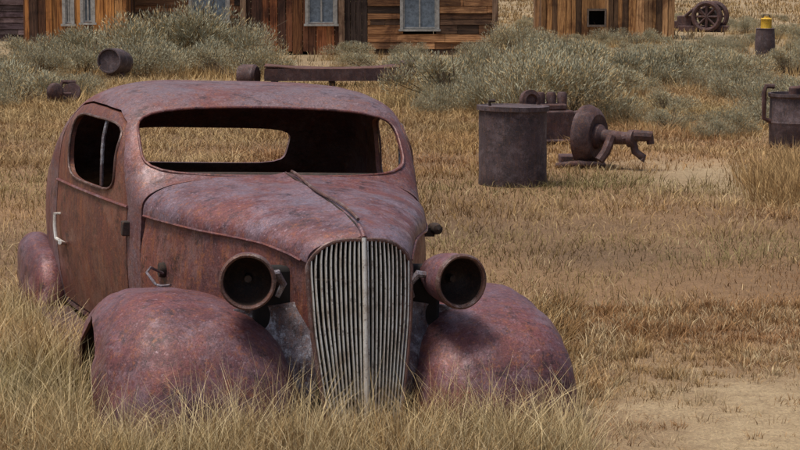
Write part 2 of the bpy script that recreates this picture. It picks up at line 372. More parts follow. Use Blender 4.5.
# ------------------------------------------------------------------ sagebrush
def sage_mesh(i):
    r = np.random.RandomState(50+i)
    nl = r.randint(8, 13)
    lobes = [(r.uniform(-.6,.6), r.uniform(-.45,.45), r.uniform(.12,.50), r.uniform(.18,.36)) for _ in range(nl)]
    V=[];F=[];CO=[]
    tone = r.rand()*.3
    for (lx, ly, lz, lr) in lobes:
        lt = r.uniform(.8, 1.15)
        for _ in range(950):
            d = r.randn(3); d[2] = abs(d[2]) if r.rand() < .75 else -abs(d[2])*.6; d /= np.linalg.norm(d)
            q = lr*(r.rand()**.45)*1.2; p = np.array((lx, ly, lz))+d*q*np.array((1, 1, .95))
            if p[2] < .02: p[2] = r.uniform(.02, .15)
            g = d*.7+np.array((0, 0, .8))+r.randn(3)*.35; g /= np.linalg.norm(g); L_ = r.uniform(.03, .085)
            s = np.cross(g, r.randn(3)); s /= np.linalg.norm(s); wd = r.uniform(.0025, .0052)
            b = len(V); V += [p-g*L_*.5, p+s*wd, p+g*L_*.5, p-s*wd]; F.append((b, b+1, b+2, b+3))
            t = q/lr; k = r.uniform(.9, 1.1)*(.50+.50*t)*lt  # leaves darken toward the lobe centre, inner shade put into the colour
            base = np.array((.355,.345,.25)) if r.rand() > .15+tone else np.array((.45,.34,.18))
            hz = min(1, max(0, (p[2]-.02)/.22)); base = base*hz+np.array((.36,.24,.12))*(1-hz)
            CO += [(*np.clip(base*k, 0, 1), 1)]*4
        for _ in range(12):
            e = np.array((lx, ly, lz))+r.randn(3)*lr*.55; e[2] = abs(e[2]); s0 = np.array((r.uniform(-.06,.06), r.uniform(-.06,.06), 0)); ww = np.array((.01, .0, .0))
            b = len(V); V += [s0-ww, s0+ww, e+ww*.4, e-ww*.4]; F.append((b, b+1, b+2, b+3)); CO += [(.14,.105,.075,1)]*4
    for _ in range(340):
        a = r.rand()*6.28; rr = r.uniform(.45, 1.0); p = np.array((math.cos(a)*rr, math.sin(a)*rr*.85, 0)); h = r.uniform(.15, .45); l = r.randn(3)*.08
        b = len(V); V += [p-np.array((.007,0,0)), p+np.array((.007,0,0)), p+np.array((l[0], l[1], h))]; F.append((b, b+1, b+2)); k = r.uniform(.6, 1.1); CO += [(.55*k,.39*k,.19*k,1)]*3
    me = bpy.data.meshes.new('sagebrush'); me.from_pydata([tuple(v) for v in V], [], F)
    ca = me.color_attributes.new('Col', 'FLOAT_COLOR', 'POINT'); ca.data.foreach_set('color', np.array(CO, dtype=np.float32).ravel())
    me.materials.append(M_sage); return me
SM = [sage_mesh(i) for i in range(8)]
def zone(x, y):
    px = 400+2000*x/y
    if px < 245: return 'grey green sagebrush clump in the scrub left of the wooden house', 'sagebrush clumps left of the house'
    if px < 500: return 'low grey green sagebrush clump in front of the wooden house', 'sagebrush clumps in front of the house'
    return 'grey green sagebrush clump on the open flat right of the house', 'sagebrush clumps on the flat at the right'
def bush(x, y, h, wr=1.1):
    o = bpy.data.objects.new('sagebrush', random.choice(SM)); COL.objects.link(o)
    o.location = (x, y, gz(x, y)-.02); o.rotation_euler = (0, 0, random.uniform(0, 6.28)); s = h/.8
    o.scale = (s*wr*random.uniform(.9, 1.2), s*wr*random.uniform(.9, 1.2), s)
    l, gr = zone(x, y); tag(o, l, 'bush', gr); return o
keep = [(-1.1, 31.5, 1.7), (-4.8, 34.0, .6), (-4.6, 27.5, .7), (7.96, 44, .8), (9.97, 66, 1.6), (4.1, 20.7, .8), (1.5, 21, .8)]
for (x, y, h) in [(-5.2,39,1.1),(-4.5,38.3,1.3),(-3.8,38.6,1.2),(-5.9,38.6,1.0),(-3.2,38,.95),(-4.2,36.4,.85),(-3.4,36,.65),(-6.4,38,.8),(-7.3,38.5,.7),(-6.2,34.5,.6),(-6.4,31.6,.45),(-5.6,35.6,.6),(-7.0,33.5,.5),
                  (-5.6,29.0,.42),(-5.2,30.5,.4),(-6.1,28.3,.4),(-4.9,31.0,.32),(-5.5,26.8,.36),
                  (.72,27.2,.8),(1.05,26,.6),(.75,29,.8),(1.1,28,.65),(2.6,31,.85),(3.15,31.5,.95),(3.8,31.4,.8),(2.1,33,.8),(4.6,33,.75),(5.5,32,.65),(1.6,30,.7),(3.4,21.8,.26),(3.75,22.5,.34),(3.1,23,.32),(2.7,24,.36),(4.3,23.5,.4),(5.0,24.5,.45),(4.7,25.5,.5),(5.5,26.5,.5),
                  (7.6,38,.5),(7.0,36,.55),(9.3,47,.5),(8.9,44,.45),(9.6,45,.6),
                  (-1.0,43,.5),(.2,43.5,.4),(1.6,42,.5),(2.6,44,.8),(3.0,42,.7)]:
    bush(x, y, h)
nb = 0; tr = 0; placed = []
while nb < 240 and tr < 14000:
    tr += 1; y = random.uniform(23, 90); x = random.uniform(-1, 1)*.27*y; px = 400+2000*x/y
    ymin = 27.5 if px < 130 else 33.5 if px < 400 else 24.5 if px < 470 else 23.5
    if y < ymin: continue
    if px < 520 and y > 44.5: continue
    if 3.7 < x < 8.3 and y > 56.3 and y < 62: continue
    if any((x-a)**2+(y-b_)**2 < r*r for a, b_, r in keep): continue
    if any(abs(x/y-a/b_) < r*.7/b_ and b_-11 < y < b_ for a, b_, r in keep): continue
    top = 38 if px < 75 else 24 if px < 240 else 46 if px < 500 else 34
    hm = 1.75-(top+22)/1980*y if y < 46 else random.uniform(.35, .8)
    if hm < .2: continue
    h = min(hm, 1.0)*random.choice([random.uniform(.35, .6), random.uniform(.6, 1.0)])
    if h < .18: continue
    if any((x-a)**2+(y-b_)**2 < (.60*(h+c_))**2 for a, b_, c_ in placed): continue
    placed.append((x, y, h)); bush(x, y, h, random.uniform(.9, 1.35)); nb += 1

# ------------------------------------------------------------------ car
car = empty('rusted_coupe', (CX, CY, 0)); car.rotation_euler = (0, math.radians(2.0), CA)
tag(car, 'rusted maroon vintage coupe without glass or wheels sunk in tall dry grass', 'car')
ZR = crv([(1.36,.878),(1.43,.895),(1.50,.955),(1.60,1.045),(1.72,1.135),(1.80,1.18),(1.95,1.222),(2.15,1.243),(2.4,1.25),(2.65,1.235),(2.85,1.17),(3.0,1.06),(3.15,.90),(3.3,.76),(3.5,.68),(3.9,.60),(4.2,.48),(4.38,.3),(4.42,.16)])
WB = crv([(1.36,.635),(1.5,.668),(2.0,.735),(2.6,.795),(3.0,.82),(3.4,.79),(3.8,.70),(4.2,.52),(4.42,.28)])
NN = crv([(1.36,2.7),(1.5,3.8),(1.65,5.0),(1.9,5.2),(2.4,4.3),(3.0,3.2),(3.5,2.6),(4.42,2.4)])
def den(u, v, z, a=.005): return a*mnoise.noise(Vector((u*3.1, v*3.1, z*3.1)))+a*.5*mnoise.noise(Vector((u*9, v*9, z*9)))
def body_pt(v, t):
    zr, w_, n = ZR(v), WB(v), NN(v); zb = min(.72, zr-.07); a = abs(t); s = -1 if t < 0 else 1
    if a <= .64:
        th = (1-a/.64)*PI/2; c, q = math.cos(th), math.sin(th); r = 1/((c**n+q**n)**(1/n)); u = w_*r*c; z = zb+(zr-zb)*r*q
    else:
        k = (a-.64)/.36; z = zb-(zb-.10)*k; u = w_*(1+.012*math.sin(k*PI)-.07*k*k)
    d = den(s*u, v, z); return (s*u*(1+d), v, z+d)
vv = sorted(set([1.362+i*.012 for i in range(46)]+[1.92+i*.045 for i in range(38)]+[3.62+i*.05 for i in range(17)])); vv = [v for v in vv if v <= 4.42]
body = sheet('body_shell', len(vv), 121, lambda i, j: body_pt(vv[int(round(i*(len(vv)-1)))], -1+2*j), .022)
WSO = sel(0, 1.018, .605, .140, 5.4, 64); WSO = [(u, z-.022*(u/.6)**2 if z > 1.0 else z) for u, z in WSO]
cw = prism(WSO, 'y', 1.2, 2.15); boolean(body, cw); kill(cw)
RWO = sel(0, .875, .45, .10, 5.5); cr = prism(RWO, 'y', 2.6, 3.9); boolean(body, cr); kill(cr)
SWO = sel(2.13, .925, .42, .158, 4.8)
dor = [(1.50,.13),(2.80,.13),(2.82,.5),(2.79,.75),(2.74,.95),(2.67,1.06),(2.57,1.115),(2.4,1.135),(2.1,1.135),(1.88,1.125),(1.76,1.08),(1.66,.98),(1.575,.84),(1.515,.72)]
def inset(poly, d):
    n = len(poly); out = []
    for i in range(n):
        p0, p1, p2 = Vector(poly[i-1]), Vector(poly[i]), Vector(poly[(i+1) % n])
        n1 = Vector((-(p1-p0).y, (p1-p0).x)).normalized(); n2 = Vector((-(p2-p1).y, (p2-p1).x)).normalized(); m_ = (n1+n2).normalized()
        out.append(tuple(p1+m_*d/max(.5, m_.dot(n1))))
    return out
doors = []
for s in (-1, 1):
    a, b_ = (-1.1, -.35) if s < 0 else (.35, 1.1)
    d = body.copy(); d.data = body.data.copy(); COL.objects.link(d); d.name = 'door'
    ci = prism(inset(dor, .006), 'x', a, b_); boolean(d, ci, 'INTERSECT'); kill(ci)
    cb_ = prism(inset(dor, -.006), 'x', a, b_); boolean(body, cb_); kill(cb_)
    cs_ = prism(SWO, 'x', a, b_); boolean(d, cs_); boolean(body, cs_); kill(cs_)
    fin(d, M_door, car); d['label'] = 'rusty brown door with an empty window opening'; doors.append(d)
fin(body, M_roof, car)
def surf_v(u, z):
    lo_, hi = 1.37, 2.3
    for _ in range(30):
        v = (lo_+hi)/2; zr, w_, n = ZR(v), WB(v), NN(v); q = 1-min(1, (abs(u)/w_))**n
        zz = .72+(zr-.72)*q**(1/n)
        if zz < z: lo_ = v
        else: hi = v
    return v
mb = MB(); mb.tube([(u*1.003, surf_v(u, z)-.002, z+(.002 if z > 1 else -.001)) for u, z in WSO], .0065, 8, closed=True); mb.build('windshield_frame', M_body, car)
for d, s in zip(doors, (-1, 1)):
    def su(v, z):
        w_, n, zr = WB(v), NN(v), ZR(v)
        return s*w_*(1-max(0, (z-.72)/(zr-.72))**n)**(1/n)
    mb = MB(); mb.tube([(su(v, z)*1.004, v, z) for v, z in SWO], .006, 6, closed=True); t = mb.build('window_trim', M_trim, d)
    mb = MB(); mb.tube([(su(1.97, z)-s*.012, 1.97+.03*(z-.9), z) for z in (.775,.85,.93,1.0,1.06,1.078)], .009, 6); mb.build('window_post', M_pale, d)
    mb = MB(); mb.tube([(s*(WB(v)+.004), v, .725) for v in np.linspace(1.51, 2.79, 24)], .008, 6); mb.build('belt_moulding', M_body, d)
    hx = s*(WB(2.66)+.035)
    mb = MB(); mb.tube([(s*(WB(2.72)-.01), 2.72, .56), (hx, 2.72, .56), (hx, 2.71, .50), (hx-s*.005, 2.69, .44), (s*(WB(2.66)-.0), 2.60, .425), (hx, 2.52, .44)], .010, 8); mb.build('door_handle', M_chrome, d)
    for (za, zb_) in ((.60,.665),(.26,.32)):
        mb = MB(); mb.box((s*.655, 1.475, za), (s*.70, 1.52, zb_)); mb.build('hinge', M_dark, d, bevel=.005)
# hood
HW = crv([(.09,.207),(.2,.255),(.45,.35),(.9,.515),(1.2,.60),(1.356,.632)]); HT = crv([(.09,.757),(.14,.783),(.25,.803),(.5,.832),(.9,.862),(1.36,.884)]); HZ = crv([(.09,.660),(.2,.685),(.4,.703),(1.36,.708)])
def fade(v): return max(0, 1-(v-.09)/.7)
def hood_pt(v, t):
    n = 2.2+.5*(v/1.36); a = abs(t); s = -1 if t < 0 else 1; th = (1-a)*PI/2; c, q = math.cos(th), math.sin(th); r = 1/((c**n+q**n)**(1/n))
    u = HW(v)*r*c; z = HZ(v)+(HT(v)-HZ(v))*r*q + .016*math.exp(-abs(u)/.03)
    d = den(s*u, v, z, .009); return (s*u*(1+d), v+1.15*u*u*fade(v), z+d)
hv_ = [.09+.01*i for i in range(12)]+[.21+.0292*i for i in range(40)]; hv_ = [v for v in hv_ if v <= 1.352]
hood = sheet('hood', len(hv_), 101, lambda i, j: hood_pt(hv_[int(round(i*(len(hv_)-1)))], -1+2*j), .012); fin(hood, M_hood, car)
mb = MB(); mb.tube([(.010*math.sin(v*6), v, HT(v)+.022+.008*math.sin(v*4)**2) for v in np.linspace(.2, 1.28, 30)], .007, 8); mb.build('loose_trim_rod', M_trim, hood)
mb = MB(); mb.tube([(-.006, v, HT(v)+.014) for v in np.linspace(.12, 1.34, 30)], .004, 6); mb.build('hood_centre_seam', M_dark, hood)
ZL = crv([(.09,.10),(.35,.24),(.6,.34),(1.36,.22)])
for s in (-1, 1):
    def hs(i, j):
        v = .09+(1.348-.09)*i; z1 = HZ(v)-.010; z = z1+(ZL(v)-z1)*j; wz = HW(v)-.012+.02*math.sin(j*PI)*(v/1.36)
        if v < .3: wz -= .04*j*(1-v/.3)
        u = wz+den(s*wz, v, z, .012); return (s*u, v+1.15*u*u*fade(v)+.0, z)
    o = sheet('hood_side', 60, 24, hs, .01)
    fin(o, M_side, car)
    mb = MB(); mb.tube([(s*(HW(v)+.003), v+1.15*HW(v)**2*fade(v), HZ(v)-.002) for v in np.linspace(.12, 1.34, 40)], .0055, 6); mb.build('hood_side_moulding', M_body, o)
mb = MB()
mb.tube([(-.60,1.02,.50),(-.66,.98,.53),(-.69,.90,.52),(-.67,.80,.485),(-.66,.72,.49),(-.63,.68,.50)], .006, 6); mb.build('loose_wire', M_pale, car)
mb = MB()
mb.lathe([(0,.0),(.03,.0),(.034,-.02),(.03,-.03)], 16, M=Matrix.Translation((-.60,1.12,.50)) @ Matrix.Rotation(-PI/2, 4, 'Y')); mb.build('side_cap', M_dark, car)
# grille
GW = crv([(.05,.140),(.25,.172),(.5,.200),(.66,.205),(.76,.195)])
gv = lambda u, z: 1.25*u*u+.10*(z-.15)/.6-.012
zt = lambda u: .752-.3*u*u-.085*(abs(u)/.206)**4
mb = MB(); NB = 23
for i in range(NB):
    f = -0.95+1.90*i/(NB-1)
    if abs(f) < .05: continue
    bend = random.choice([0, 0, 0, .0025, -.0025]); bz = random.uniform(.2, .6)
    ztop = zt(f*.205); zb0 = random.choice([.04, .04, .04, .06])
    vs = []; K = 16
    for k in range(K+1):
        z = zb0+(ztop-zb0)*k/K; u = f*GW(z)+bend*math.exp(-((z-bz)/.1)**2); v = gv(u, z)
        for (a, d) in ((-.0030, .012), (-.0022, -.004), (.0022, -.004), (.0030, .012)): vs.append((u+a, v+d, z))
    fs = [(4*k+j, 4*k+j+1, 4*k+j+5, 4*k+j+4) for k in range(K) for j in range(3)]+[(4*k+3, 4*k, 4*k+4, 4*k+7) for k in range(K)]
    mb.add(vs, fs)
gr = mb.build('grille', M_chrome, car)
mb = MB()
pts = [(0, gv(0, z)-.012, z) for z in np.linspace(.03, .765, 14)]; mb.tube(pts, .0095, 10); mb.build('centre_bar', M_chrome, gr)
mb = MB(); mb.tube([(0, gv(0, .765)-.014, .765), (0, .115, .79), (0, .16, .806)], [.011, .011, .008], 8); mb.build('centre_bar_cap', M_hood, gr)
mb = MB()
side = [(GW(z)+.003, z) for z in np.linspace(.04, zt(.205)-.008, 12)]; topc = [(u, zt(u)+.004) for u in np.linspace(.200, -.200, 25)]
out = side+topc+[(-u, z) for u, z in reversed(side)]
mb.tube([(u, gv(u, z)+.002, z) for u, z in out], .009, 8); mb.build('grille_frame', M_trim, gr)
for zz in (.22, .42, .60):
    mb = MB(); mb.tube([(u, gv(u, zz)+.018, zz) for u in np.linspace(-GW(zz), GW(zz), 15)], .004, 6); mb.build('grille_crossbar', M_dark, gr)
mb = MB(); vs, fs = grid(9, 6, lambda i, j: ((-1+2*i)*.19, 1.15*((-1+2*i)*.19)**2+.06+.09*j, .03+.65*j)); mb.add(vs, fs); mb.build('radiator_core', M_black, gr)
# aprons
for s in (-1, 1):
    def ap(i, j):
        zz = .10+(.40-.04*i)*j; u = .170+.29*i; v = .10+.42*(u-.2)+.16*(zz-.1)+.05*math.sin(i*PI)-.03*math.sin(j*PI*1.5)+den(u, zz, 1, .05); return (s*u, v, zz)
    o = sheet('front_apron', 24, 24, ap, .008); fin(o, M_pale, car); o['label'] = 'pale blue grey peeling metal panel between grille and fender'
    mb = MB(); mb.box((s*.215, .26, .36), (s*.38, .34, .63)); mb.build('lamp_gap_shade', M_black, car, bevel=.02)  # black box added to stand in for the shaded gap behind the lamp
# fenders
def fender(name, s, v0, vf, v1, outer, inner, top, mat, zb=.04, cen=.5, cut=None, no=2.9, ni=2.3):
    VV = [v0+(vf-v0)*(1-math.cos(PI/2*i/22)) for i in range(22)]+[vf+(v1-vf)*i/30 for i in range(31)]
    def f(i, j):
        v = VV[int(round(i*52))]; vq = max(v, vf); oo, ii, tt = outer(vq), inner(vq), top(vq); c = ii+(oo-ii)*cen; H_ = tt-zb; kk = 1
        if v < vf:
            e = (vf-v)/(vf-v0); kk = max(.002, max(0, 1-e**3.0)**(1/3.0)); H_ *= max(0, 1-e**2.3)**(1/2.3)
        th = PI*j; cc, q = math.cos(th), math.sin(th); n = no if cc > 0 else ni; r = 1/((abs(cc)**n+q**n)**(1/n))
        W_ = ((oo-c) if cc > 0 else (c-ii))*kk
        u = c+W_*r*cc; z = zb+H_*r*q; d = den(s*u+3, v, z, .024)
        return (s*(u+d), v, z+d*.8)
    o = sheet(name, 53, 61, f, .012)
    if cut:
        cc_ = prism([(cut[0]+cut[2]*math.cos(t), cut[1]+cut[3]*math.sin(t)) for t in np.linspace(0, 2*PI, 41)[:-1]], 'x', s*cut[4], s*1.4); boolean(o, cc_); kill(cc_)
    fin(o, mat, car); return o
ft = crv([(.40,.490),(.55,.498),(.75,.485),(1.0,.425),(1.25,.32),(1.6,.14)])
for s in (-1, 1):
    q = 0 if s < 0 else -.045
    fi = crv([(.40,.175 if s < 0 else .18),(.7,.27),(1.0,.42),(1.5,.60)])
    fo = crv([(.40,.985+q),(.65,1.0+q),(.9,.97+q),(1.2,.90+q*.5),(1.6,.80)])
    fd = fender('front_fender', s, -.10, .44, 1.6, fo, fi, ft, M_fend, cen=.55, cut=(.70, .03, .35, .34, .79))
    mb = MB(); Mx = Matrix.Translation((s*.60, .74, .14)) @ Matrix.Rotation(s*PI/2, 4, 'Y')
    mb.lathe([(0, .14), (.04, .14), (.05, .10), (.14, .08), (.15, .0), (0, 0)], 24, M=Mx); mb.build('brake_drum', M_dark, fd)
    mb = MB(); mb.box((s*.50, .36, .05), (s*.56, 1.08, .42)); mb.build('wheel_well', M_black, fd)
ro = crv([(3.05,.935),(3.5,.93),(4.0,.84),(4.35,.7)]); ri = crv([(3.05,.72),(3.5,.70),(4.35,.5)]); rt = crv([(3.05,.33),(3.4,.37),(3.8,.33),(4.2,.20),(4.35,.12)])
for s in (-1, 1): fender('rear_fender', s, 2.78, 3.16, 4.35, ro, ri, rt, M_fend)
for s in (-1, 1):
    mb = MB(); mb.box((s*.74, 1.32, .06), (s*.90, 2.9, .085)); mb.build('running_board', M_scrap, car, bevel=.006)
# interior
mb = MB(); mb.box((-.60, 1.44, .08), (.60, 3.2, .10)); mb.build('floor_pan', M_black, car)
vs, fs = grid(2, 41, lambda i, j: (lambda p: (p[0]*(.98 if i else 0), 1.375, .1+(p[2]-.1)*(.98 if i else 0)))(body_pt(1.37, -1+2*j)))
mb = MB(); mb.add(vs, fs); mb.build('firewall', M_black, car)
mb = MB(); mb.tube([(u, 1.62-.1*u*u, .83) for u in np.linspace(-.6, .6, 12)], .045, 10); mb.build('dashboard', M_dark, car)
mb = MB(); mb.box((-.55, 2.62, .12), (.55, 2.78, .66)); mb.build('seat_back', M_black, car, bevel=.04)
# headlights
def headlight(s, u, v, z, yaw, mat_in):
    root_M = Matrix.Translation((u, v, z)) @ Matrix.Rotation(yaw, 4, 'Z') @ Matrix.Rotation(-PI/2, 4, 'X')
    mb = MB(); mb.lathe([(.094,.0),(.101,.004),(.1025,.03),(.1005,.09),(.090,.16),(.067,.23),(.038,.29),(.0,.315)], 40, M=root_M, wob=.02); o = mb.build('headlight', M_fend, car)
    o['label'] = 'empty rusty headlight bucket without its lens'
    mb = MB(); mb.lathe([(.090,.004),(.093,-.009),(.100,-.013),(.107,-.008),(.108,.006),(.102,.016)], 40, M=root_M, wob=.02); mb.build('rim', M_trim, o)
    mb = MB(); mb.lathe([(.092,.002),(.086,.03),(.072,.065),(.045,.095),(.018,.11),(.0,.112)], 32, M=root_M); mb.lathe([(0,.07),(.014,.07),(.018,.11)], 12, M=root_M); mb.build('reflector', mat_in, o)
    iu = s*.30
    mb = MB(); mb.tube([(u-s*.03, v+.20, z-.03), ((u+iu)/2, v+.20, z-.035), (iu, v+.23, z-.03)], [.028, .024, .03], 10); mb.build('bracket', M_dark, o)
    mb = MB(); mb.tube([(u-s*.09, v+.10, z+.01), (u-s*.14, v+.11, z+.015), (u-s*.17, v+.13, z-.03), (u-s*.15, v+.14, z-.08)], [.012, .016, .014, .01], 8); mb.build('mounting_strap', M_pale, o)
M_refl = rust('dull_reflector', (.030,.019,.016), (.018,.013,.012), (.01,.008,.008), (.10,.07,.055), .4, (.09,.04,.022), .5, (.4,.65), 3, seed=7, metal=.4)
headlight(-1, -.462, .03, .607, math.radians(-14), M_refl); headlight(1, .372, .0, .604, math.radians(8), M_refl)
mb = MB(); mb.lathe([(0,-.05),(.022,-.04),(.028,0),(.02,.05),(0,.07)], 14, M=Matrix.Translation((.655,1.20,.665)) @ Matrix.Rotation(-PI/2,4,'X')); mb.box((.59,1.19,.63),(.65,1.22,.67)); mb.build('cowl_lamp', M_dark, car)

# ------------------------------------------------------------------ scrap objects
def cyl(mb, p, axis, prof, n=28, wob=0): mb.lathe(prof, n, M=Matrix.Translation(p) @ Vector(axis).to_track_quat('Z', 'Y').to_matrix().to_4x4(), wob=wob)
t = empty('steel_drum', (.96, 17.0, 0), .4); tag(t, 'tall rusty steel drum with a flat lid standing right of the car', 'drum')
mb = MB(); cyl(mb, (0,0,0), (0,0,1), [(0,0),(.29,0),(.295,.01),(.290,.12),(.293,.25),(.289,.40),(.292,.55),(.290,.63),(.295,.655)], 48, .02); mb.build('drum_shell', M_drum, t)
mb = MB(); cyl(mb, (0,0,.655), (.02,0,1), [(.30,-.02),(.308,-.02),(.308,.018),(.28,.022),(.27,.012),(.0,.018)], 48, .012); mb.build('lid', M_drum, t)
mb = MB(); mb.tube([(-.24,-.05,.68),(-.245,-.05,.72),(-.20,-.07,.725)], .015, 8); mb.build('spout', M_dark, t)
t = empty('engine_block', (1.50, 21.2, 0), .2); tag(t, 'rusty engine block lying in the grass behind the tall drum', 'engine')
mb = MB(); mb.box((-.30,-.15,0),(.32,.15,.36)); mb.box((-.25,-.12,.36),(.25,.12,.43)); mb.box((-.34,-.19,.02),(.36,.19,.06)); mb.build('block', M_scrap, t, bevel=.02)
mb = MB(); cyl(mb, (-.18,-.16,.47),(.3,-1,0.1),[(0,-.03),(.10,-.03),(.115,-.01),(.115,.05),(.07,.06),(.06,.03),(0,.03)],28); mb.build('flywheel', M_scrap, t)
for x in (-.02,.10,.22):
    mb = MB(); cyl(mb, (x,-.02,.40),(0,0,1),[(.05,0),(.055,.12),(.04,.15),(0,.15)],16); mb.build('cylinder_head', M_scrap, t)
mb = MB(); mb.tube([(.28,0,.3),(.42,-.03,.33),(.47,-.05,.22),(.48,-.05,.05)], .035, 10); mb.build('exhaust_pipe', M_scrap, t)
t = empty('axle_and_wheel', (1.74, 18.5, 0), 0); tag(t, 'rusty wheel hub with an axle stub lying right of the steel drum', 'axle')
ax = Vector((.84,-.55,-.02)).normalized(); c0 = Vector((0,0,.30))
mb = MB(); cyl(mb, c0, -ax, [(0,-.04),(.10,-.04),(.12,-.10),(.20,-.11),(.255,-.07),(.285,.0),(.275,.04),(.26,.035),(.25,.0),(.17,.015),(.12,.05),(.05,.07),(.045,.11),(0,.12)], 44, .03); mb.build('wheel', M_scrap, t)
mb = MB(); cyl(mb, c0+ax*.08, ax, [(.12,0),(.11,.06),(.07,.09),(.055,.34),(.08,.35),(.08,.40),(.05,.41),(0,.42)], 24); mb.build('axle_tube', M_scrap, t)
e = c0+ax*.46
mb = MB(); mb.tube([e+Vector((-.10,0,.0)), e+Vector((.02,0,.03)), e+Vector((.16,.02,.02)), e+Vector((.17,.02,-.05))], [.045,.055,.055,.035], 10); mb.tube([e, e+Vector((.03,0,-.12)), e+Vector((.10,0,-.17)), e+Vector((.08,0,-.20))], .036, 8); mb.tube([e+Vector((-.18,.06,.02)), e+Vector((-.24,.02,-.12)), e+Vector((-.30,.0,-.2))], .045, 8); mb.build('steering_knuckle', M_scrap, t)
mb = MB(); mb.box((-.26,-.1,0),(-.02,.16,.12)); mb.tube([(-.30,-.1,.03),(-.1,-.2,.06),(.15,-.16,.04)], .03, 8); mb.build('spring_mount', M_scrap, t, bevel=.02)
t = empty('rusty_tank', (4.13, 20.7, 0), 0); tag(t, 'dark round rusty tank with a pipe handle at the right edge', 'tank')
mb = MB(); cyl(mb, (0,0,0),(0,0,1),[(0,0),(.28,0),(.30,.03),(.305,.25),(.312,.27),(.305,.29),(.30,.52),(.32,.54),(.32,.57),(.29,.57),(.28,.45),(0,.44)],44,.02); mb.build('tank_shell', M_drum, t)
mb = MB(); mb.tube([(-.30,-.05,.28),(-.37,-.06,.31),(-.375,-.06,.58),(-.355,-.06,.645),(-.27,-.05,.64)], .026, 8); mb.build('pipe_handle', M_scrap, t)
mb = MB(); cyl(mb, (-.05,0,.50),(0,0,1),[(.06,0),(.06,.12),(.04,.14),(0,.14)],16); mb.tube([(-.05,0,.6),(.12,.02,.68),(.25,.03,.60)], .025, 8); mb.build('valve', M_scrap, t)
t = empty('wagon_bed', (-1.12, 31.5, 0), .03); tag(t, 'long low rusty metal wagon bed behind the car roof', 'wagon bed')
mb = MB(); vs, fs = grid(24, 5, lambda i, j: (-1.0+2.2*i, -.35+.7*j, .40-.05*math.sin(i*PI)+.015*mnoise.noise(Vector((i*5,j*2,0))))); mb.add(vs, fs); o = mb.build('bed_plate', M_scrapo, t); q = o.modifiers.new('s','SOLIDIFY'); q.thickness = .03
for y in (-.37, .33):
    mb = MB(); mb.box((-1.0,y,.16),(1.2,y+.04,.35)); mb.build('side_rail', M_scrap, t)
for x in (-.9, 0, 1.05):
    for y in (-.33, .22):
        mb = MB(); mb.box((x,y,.0),(x+.10,y+.11,.30)); mb.build('support', M_dark, t)
mb = MB(); cyl(mb,(-1.25,-.1,.22),(1,-.3,0),[(0,-.16),(.17,-.15),(.19,-.1),(.19,.1),(.16,.14),(0,.14)],24); mb.build('end_roller', M_scrap, t)
mb = MB(); mb.box((1.12,-.35,.24),(1.36,.2,.46)); mb.build('end_box', M_scrap, t, bevel=.02)
t = empty('tipped_barrel', (-4.82, 34.0, .34), 0); tag(t, 'small dark barrel lying among the bushes left of the car', 'barrel')
mb = MB(); cyl(mb,(0,0,0),(-.25,-1,.1),[(0,-.3),(.2,-.3),(.225,-.1),(.23,0),(.225,.1),(.2,.3),(.21,.31),(.19,.31),(.185,.27),(0,.26)],30,.01); mb.build('barrel_shell', M_drum, t)
mb = MB(); mb.box((-.14,-.15,-.37),(.14,.15,-.18)); mb.build('crate_base', M_scrap, t)
t = empty('scrap_pump', (-4.62, 27.4, 0), .3); tag(t, 'small rusty pump part lying in the grass left of the car', 'scrap metal')
mb = MB(); mb.box((-.2,-.1,.02),(.12,.12,.20)); cyl(mb,(-.12,-.12,.22),(.2,-1,.1),[(0,-.05),(.10,-.05),(.12,0),(.11,.05),(.06,.07),(0,.07)],22); mb.build('pump_body', M_scrap, t, bevel=.02)
mb = MB(); cyl(mb,(.12,-.04,.2),(-.3,-1,.2),[(0,-.04),(.11,-.04),(.13,0),(.12,.04),(.05,.04),(0,.04)],22); mb.tube([(-.05,0,.2),(.0,0,.34),(.18,0,.33)], .03, 8); mb.build('pump_wheel', M_scrap, t)
t = empty('rusty_barrel', (8.0, 44, 0), 0); tag(t, 'upright rusty barrel topped by a yellow can at the upper right', 'barrel')
mb = MB(); cyl(mb,(0,0,0),(0,0,1),[(0,0),(.2,0),(.215,.2),(.22,.3),(.215,.4),(.2,.64),(.21,.65),(.19,.66),(0,.64)],30,.01); mb.build('barrel_shell', M_drum, t)
t = empty('yellow_can', (8.02, 44, .65), 0); tag(t, 'yellow can standing on the rusty upright barrel', 'can')
mb = MB(); cyl(mb,(0,0,0),(0,0,1),[(0,0),(.12,0),(.125,.01),(.12,.03),(.12,.20),(.125,.21),(.10,.23),(.05,.24),(.05,.27),(0,.27)],24); mb.build('can_body', M_yellow, t)
mb = MB(); mb.tube([(-.09,0,.22),(-.06,0,.30),(.06,0,.30),(.09,0,.22)], .012, 6); mb.build('carry_handle', M_dark, t)
t = empty('winch_machine', (9.95, 66, 0), -.45); tag(t, 'rusty winch with round gears beside the shed at the upper right', 'machine')
for (x, y, r) in ((.25,-.42,.44),(.25,.42,.42)):
    mb = MB(); mb.tube([(x+r*math.cos(a),y,.50+r*math.sin(a)) for a in np.linspace(0,2*PI,33)[:-1]], .085, 8, closed=True)
    for a in np.linspace(0, PI, 5)[:-1]: mb.tube([(x-r*math.cos(a),y,.5-r*math.sin(a)),(x+r*math.cos(a),y,.5+r*math.sin(a))], .045, 6)
    mb.build('gear_wheel', M_scrap, t)
mb = MB(); cyl(mb,(.25,-.4,.5),(0,1,0),[(0,0),(.30,0),(.28,.1),(.28,.7),(.30,.8),(0,.8)],24); mb.build('winch_drum', M_dark, t)
